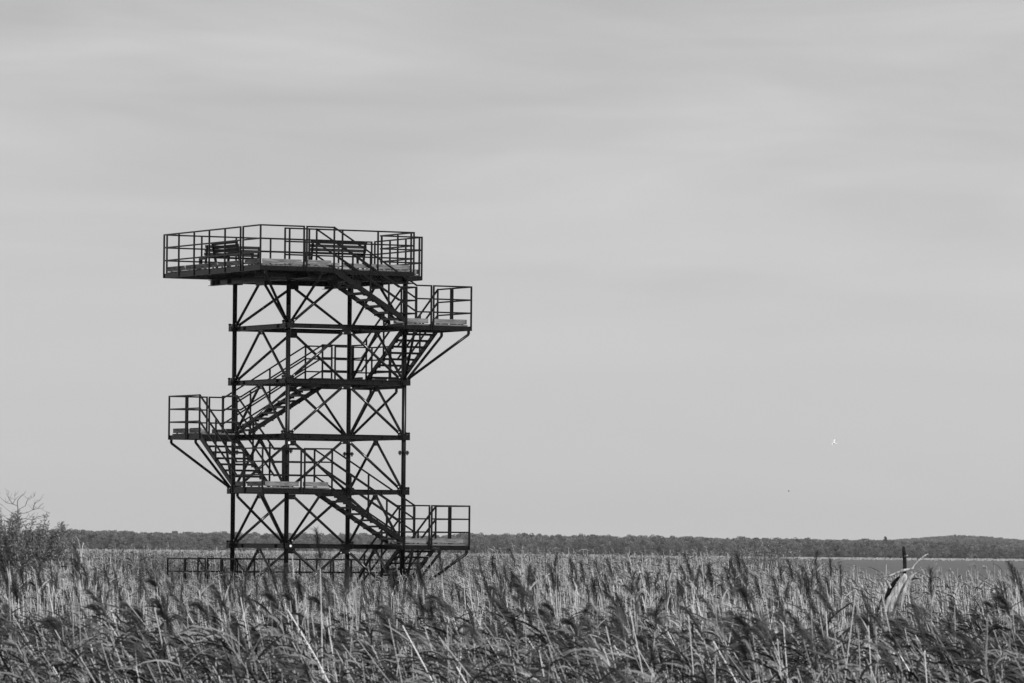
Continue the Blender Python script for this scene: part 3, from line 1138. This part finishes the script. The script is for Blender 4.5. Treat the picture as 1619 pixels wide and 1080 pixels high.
def single_tree(name, label, x, y, h, w, seed):
    rg = np.random.default_rng(seed)
    root = bpy.data.objects.new(name, None)
    COL.objects.link(root)
    root.location = (x, y, land_h(x, y) - 0.1)
    tag(root, label, "tree")
    t = MB()
    t.tubeline([(0, 0, 0), (0.1, 0, h * 0.5), (0, 0.05, h * 0.97)], [0.2, 0.13, 0.03], 6, 0.06)
    link("trunk", t.mesh("trunk", M_TREE), root)
    c = MB()
    for k in range(9):
        u = k / 8
        leaf_cloud(c, rg.normal(0, 0.15), 0, h * (0.55 + 0.45 * u), w * 0.5 * (1.1 - u * 0.8), w * 0.4 * (1.1 - u * 0.8), h * 0.05, 34, 0.3, 0.06, rg)
    link("crown", c.mesh("crown", M_TREE), root)


p = world_at(1400, 850, SHORE + 70)
single_tree("tree", "slender tree poking above the far wood, left of the hill", p.x, p.y, p.z - land_h(p.x, p.y) + 0.2, 2.4, 3)
p = world_at(1510, 846, 4500)
single_tree("tree", "small dark tree standing proud on the crest of the far hill", p.x, p.y, p.z - land_h(p.x, p.y) + 0.2, 5.0, 5)


# ------------------------------------------------------------------ shrubs near the tower
def willow(name, label, x, y, shoots, spread, hgt, leaves, seed, leaf=0.055, tone=(0.06, 0.16), cat="bush"):
    rg = np.random.default_rng(seed)
    root = bpy.data.objects.new(name, None)
    COL.objects.link(root)
    root.location = (x, y, 0.03)
    tag(root, label, cat)
    fo = MB()
    for i in range(shoots):
        a = rg.uniform(0, 6.28)
        q = rg.uniform(0, 1) ** 0.55
        ex, ey = spread[0] * q * math.cos(a), spread[1] * q * math.sin(a)
        hh = hgt * (1.0 - 0.11 * q ** 3) * rg.uniform(0.84, 1.025)
        t = np.linspace(0, 1, 6)
        bx, by = ex * 0.25, ey * 0.25
        pts = np.stack([bx + (ex - bx) * t ** 0.8, by + (ey - by) * t ** 0.8, hh * t ** 0.9], 1)
        pts[1:-1] += rg.normal(0, 0.03, (4, 3))
        stm = MB()
        stm.tubeline(pts, np.linspace(0.014, 0.003, 6), 4, 0.1)
        me = stm.mesh("stem", M_LEAF)
        link("stem", me, root)
        nl = int(leaves / shoots)
        for k in range(nl):
            u = rg.uniform(0.3, 1.0)
            kk = u * 5
            ia = int(min(kk, 4))
            b = pts[ia] + (pts[ia + 1] - pts[ia]) * (kk - ia)
            rr = rg.normal(0, 1, 3)
            rr /= np.linalg.norm(rr)
            b = b + rr * rg.uniform(0, 0.26) * (1.2 - u)
            d = rr * 0.7 + np.array([0, 0, rg.uniform(0.1, 0.9)])
            d /= np.linalg.norm(d)
            sd = np.cross(d, rg.normal(0, 1, 3))
            sd /= np.linalg.norm(sd) + 1e-9
            ll = leaf * rg.uniform(0.6, 1.3)
            fo.add([b, b + d * ll * 0.5 + sd * ll * 0.2, b + d * ll, b + d * ll * 0.5 - sd * ll * 0.2], [(0, 1, 2, 3)], rg.uniform(*tone))
    link("foliage", fo.mesh("foliage", M_LEAF), root)
    return root


p = world_at(6, 900, 118)
willow("willow_bush", "dense leafy willow bush at the left edge of the reed bed", p.x, p.y, 170, (1.58, 1.2), 3.56, 95000, 21, 0.055, (0.05, 0.38))
p = world_at(1212, 900, 140)
willow("willow_bush", "thin leafy willow bush rising out of the reeds before the far wood", p.x, p.y, 60, (1.0, 0.8), 3.2, 13000, 33, 0.055, (0.08, 0.34))


def dead_tree():
    rg = np.random.default_rng(12)
    D = 124.0
    base = world_at(22, 870, D)
    root = bpy.data.objects.new("bare_tree", None)
    COL.objects.link(root)
    root.location = (base.x, base.y, 0.03)
    tag(root, "leafless dead sapling with thin twigs sticking out above the willow bush", "tree")

    def w(px, py, dy=0.0):
        q = world_at(px, py, D + dy)
        return np.array([q.x - base.x, q.y - base.y, q.z - 0.03])
    tr = MB()
    tr.tubeline([(0.05, 0, 0), (0.02, 0, 1.6), w(26, 830), w(29, 810), w(27.5, 798), w(28, 791), w(33, 785), w(39, 780), w(41, 775)],
                [0.03, 0.024, 0.016, 0.012, 0.010, 0.009, 0.007, 0.005, 0.002], 6, 0.1)
    link("trunk", tr.mesh("trunk", M_TWIG, True), root)
    lines = [[(28, 800), (20, 797), (10, 795), (4, 790), (-3, 783)], [(20, 797), (14, 788), (11, 783), (15, 778)],
             [(29, 806), (36, 802), (40, 800), (42, 793), (44, 789)], [(29, 812), (42, 811), (52, 806), (55, 798), (56, 793)],
             [(52, 806), (54, 797), (62, 792), (66, 788)], [(28, 822), (40, 820), (52, 822), (64, 819), (76, 817)],
             [(52, 822), (58, 818), (70, 815), (79, 811)], [(26, 828), (36, 826), (48, 818), (56, 816)], [(40, 800), (43, 792), (50, 787), (54, 785)],
             [(28, 818), (20, 812), (12, 806), (5, 800)], [(27, 826), (14, 822), (6, 816), (2, 810)], [(52, 806), (60, 804), (67, 804)],
             [(20, 797), (24, 790), (23, 784)], [(54, 830), (62, 829), (72, 830)]]
    for ln in lines:
        b = MB()
        dy = rg.normal(0, 0.2)
        pts = [w(*q, dy * i / len(ln)) for i, q in enumerate(ln)]
        b.tubeline(pts, np.linspace(0.0075, 0.0025, len(pts)), 5, 0.1)
        for _ in range(4):
            i = int(rg.integers(1, len(pts)))
            e = pts[i] + np.array([rg.normal(0, 0.07), rg.normal(0, 0.06), rg.uniform(0.02, 0.12)])
            b.tubeline([pts[i], (pts[i] + e) / 2 + rg.normal(0, 0.01, 3), e], [0.004, 0.003, 0.0018], 4, 0.1)
        link("branch", b.mesh("branch", M_TWIG, True), root)


dead_tree()


def stalks():
    D = 112.0
    for pts, lab in (([(129, 905), (128, 880), (126, 862), (123, 852), (119, 848)], "pale bare stalk beside the willow bush, bent over at its tip"),
                     ([(130, 905), (129, 878), (130, 866), (132, 858)], "short pale bare stalk beside the willow bush, straight tip")):
        b = world_at(pts[0][0], pts[0][1], D)
        mb = MB()
        pp = [np.array([0, 0, 0.0])] + [np.array(world_at(x, y, D)) - np.array([b.x, b.y, 0.03]) for x, y in pts]
        mb.tubeline(pp, np.linspace(0.012, 0.006, len(pp)), 5, 0.5)
        o = link("grass_stalk", mb.mesh("grass_stalk", M_REED, True))
        o.location = (b.x, b.y, 0.03)
        tag(o, lab, "stalk")


stalks()


# ------------------------------------------------------------------ the broken dead tree on the right
def snag():
    D = 72.0
    base = world_at(1408, 960, D)
    root = bpy.data.objects.new("dead_tree", None)
    COL.objects.link(root)
    root.location = (base.x, base.y, 0.03)
    tag(root, "broken bleached dead tree with a blackened upright spike, among the reeds", "tree")
    rg = np.random.default_rng(4)

    def w(px, py, dy=0.0):
        q = world_at(px, py, D + dy)
        return np.array([q.x - base.x, q.y - base.y, q.z - 0.03])

    def limb(name, pts, rad, mat, seg=10, rough=0.10, flat=1.0):
        pts = np.array([w(*p) for p in pts]) if len(pts[0]) < 4 else np.array(pts)
        # resample
        n = max(10, len(pts) * 5)
        t0 = np.linspace(0, 1, len(pts))
        t = np.linspace(0, 1, n)
        P_ = np.stack([np.interp(t, t0, pts[:, i]) for i in range(3)], 1)
        for _ in range(2):
            P_[1:-1] = (P_[:-2] + 2 * P_[1:-1] + P_[2:]) / 4
        R_ = np.interp(t, np.linspace(0, 1, len(rad)), rad)
        d = np.gradient(P_, axis=0)
        d /= np.linalg.norm(d, axis=1)[:, None]
        s = np.cross(d, [0, 1, 0.1])
        s /= np.linalg.norm(s, axis=1)[:, None]
        u = np.cross(s, d)
        ph = rg.uniform(0, 6.28, 4)
        v = []
        for i in range(n):
            for k in range(seg):
                a = 2 * math.pi * k / seg
                m = 1 + rough * (math.sin(3 * a + ph[0] + t[i] * 4) + 0.6 * math.sin(5 * a + ph[1] - t[i] * 7) + 0.5 * math.sin(t[i] * 31 + ph[2] + a))
                v.append(P_[i] + R_[i] * m * (math.cos(a) * s[i] + flat * math.sin(a) * u[i]))
        f = [(i * seg + k, i * seg + (k + 1) % seg, (i + 1) * seg + (k + 1) % seg, (i + 1) * seg + k) for i in range(n - 1) for k in range(seg)]
        f += [tuple(range(seg))[::-1], tuple((n - 1) * seg + k for k in range(seg))]
        return link(name, mesh_from(name, v, f, mat, True), root)
    px = D / FPX
    limb("trunk", [(1396, 1010), (1409, 957), (1417, 940), (1426, 922), (1431, 911), (1429.5, 907)],
         [9 * px, 8.8 * px, 7.4 * px, 5.6 * px, 3.8 * px, 1.0 * px], M_DEAD, 18, 0.22, 0.6)
    limb("trunk_base", [(1360, 1190), (1385, 1060), (1396, 1008)], [14 * px, 12 * px, 10 * px], M_DEAD, 12, 0.08)
    limb("dark_limb", [(1402, 965, 0.2), (1404, 945, 0.2), (1409, 929, 0.2), (1417, 917, 0.15), (1422, 912, 0.1)], [4.5 * px, 4.8 * px, 4 * px, 2.6 * px, 1.6 * px], M_CHAR, 10, 0.15)
    limb("branch", [(1425, 958, -0.15), (1429, 938, -0.15), (1434, 922, -0.1), (1442, 911, -0.1), (1450, 905, -0.1)], [1.6 * px, 2.4 * px, 2.7 * px, 2.2 * px, 0.9 * px], M_DEAD, 12, 0.22)
    limb("branch", [(1394, 914, 0.1), (1404, 911), (1416, 907), (1428, 902), (1440, 899.5), (1445, 898.5)], [0.9 * px, 1.3 * px, 1.6 * px, 1.9 * px, 1.7 * px, 1.2 * px], M_DEAD, 9, 0.16)
    limb("branch_tip", [(1442, 899), (1446, 893.5), (1452, 887), (1459, 881), (1464, 877.5), (1468, 876)], [1.2 * px, 1.2 * px, 1.2 * px, 1.2 * px, 1.1 * px, 0.7 * px], M_DEAD, 8, 0.08)
    limb("branch", [(1398, 914, -0.1), (1404, 921, -0.1), (1408, 930, -0.1)], [1.4 * px, 2.4 * px, 1.8 * px], M_DEAD, 8, 0.1)
    limb("spike", [(1430.5, 910, 0.1), (1430.5, 898, 0.1), (1430, 884, 0.1), (1429, 874, 0.1), (1428.5, 867, 0.1), (1429, 864, 0.1)],
         [2.6 * px, 2.9 * px, 3.0 * px, 2.8 * px, 2.2 * px, 0.9 * px], M_CHAR, 10, 0.10)
    limb("knot", [(1431, 879.5, 0.05), (1433.5, 879, 0.0), (1435.2, 877.4, 0.0)], [1.2 * px, 1.1 * px, 0.5 * px], M_DEAD, 7, 0.1)
    limb("splinter", [(1424, 962, -0.2), (1427, 945, -0.2), (1429, 930, -0.2)], [0.9 * px, 0.9 * px, 0.5 * px], M_DEAD, 6, 0.05)
    limb("branch", [(1440, 916, 0.05), (1447, 914.5, 0.05), (1455, 915.5, 0.05)], [1.6 * px, 1.3 * px, 0.7 * px], M_CHAR, 8, 0.1)


snag()


# ------------------------------------------------------------------ birds
def bird(name, label, loc, span, mat, yaw, bank, up, fat=1.0):
    root_me = MB()
    L_ = span * 0.42
    t = np.linspace(-0.5, 0.5, 9)
    rad = fat * span * np.array([0.006, 0.02, 0.035, 0.045, 0.048, 0.042, 0.032, 0.018, 0.008])
    root_me.tubeline(np.stack([t * L_, 0 * t, 0.01 * span * np.cos(t * 3)], 1), rad, 8, 0.8)
    me = root_me.mesh(name, mat, True)
    o = link(name, me)
    o.location = loc
    o.rotation_euler = (bank, 0, yaw)
    tag(o, label, "bird")
    for s in (-1, 1):
        w = MB()
        y = np.array([0.03, 0.16, 0.30, 0.42, 0.5]) * span
        zz = np.array([0.02, up * 0.12, up * 0.17, up * 0.12, up * 0.02]) * span
        lead = np.array([0.09, 0.10, 0.06, -0.03, -0.14]) * span
        trail = np.array([-0.08, -0.07, -0.07, -0.10, -0.16]) * span
        v = []
        for i in range(5):
            v += [(lead[i], s * y[i], zz[i]), (trail[i], s * y[i], zz[i]), (lead[i] * 0.5 + trail[i] * 0.5, s * y[i], zz[i] + 0.008 * span)]
        f = []
        for i in range(4):
            a, b = i * 3, (i + 1) * 3
            f += [(a, b, b + 2, a + 2), (a + 2, b + 2, b + 1, a + 1), (a, a + 1, b + 1, b)]
        w.add(v, f)
        link("wing", w.mesh("wing", mat), o)
    tl = MB()
    tl.add([(-0.17 * span, -0.02 * span, 0), (-0.17 * span, 0.02 * span, 0), (-0.29 * span, 0.055 * span, 0.0), (-0.29 * span, -0.055 * span, 0.0),
            (-0.2 * span, 0, 0.012 * span)], [(0, 1, 4), (1, 2, 4), (2, 3, 4), (3, 0, 4), (0, 3, 2, 1)])
    link("tail", tl.mesh("tail", mat), o)
    return o


bird("white_bird", "small white gull flying over the reeds, wings half folded", world_at(1318.5, 701, 430), 0.80, M_FEATHER_W, math.radians(150), math.radians(-38), 1.2, 1.25)
bird("dark_bird", "tiny dark bird flying low above the far wood", world_at(1247, 776.5, 380), 0.26, M_FEATHER_D, math.radians(70), math.radians(10), 0.8, 3.4)

# ------------------------------------------------------------------ haze over the lake
hz_m = bpy.data.materials.new("thin_haze")
hz_m.use_nodes = True
ht = hz_m.node_tree
ht.nodes.clear()
pv = N(ht, 'ShaderNodeVolumePrincipled')
pv.inputs['Color'].default_value = grey(0.92)
pv.inputs['Density'].default_value = 4.6e-5
pv.inputs['Anisotropy'].default_value = 0.1
ho = N(ht, 'ShaderNodeOutputMaterial')
L(ht, pv.outputs[0], ho.inputs['Volume'])
hx, hy0, hy1, hz0, hz1 = 1420, -80, 6080, -2.6, 46
hv = [(-hx, hy0, hz0), (hx, hy0, hz0), (hx, hy1, hz0), (-hx, hy1, hz0), (-hx, hy0, hz1), (hx, hy0, hz1), (hx, hy1, hz1), (-hx, hy1, hz1)]
hf = [(3, 2, 1, 0), (4, 5, 6, 7), (0, 1, 5, 4), (1, 2, 6, 5), (2, 3, 7, 6), (3, 0, 4, 7)]
tag(link("haze", mesh_from("haze", hv, hf, hz_m)), "thin pale haze over the lake", kind='stuff')
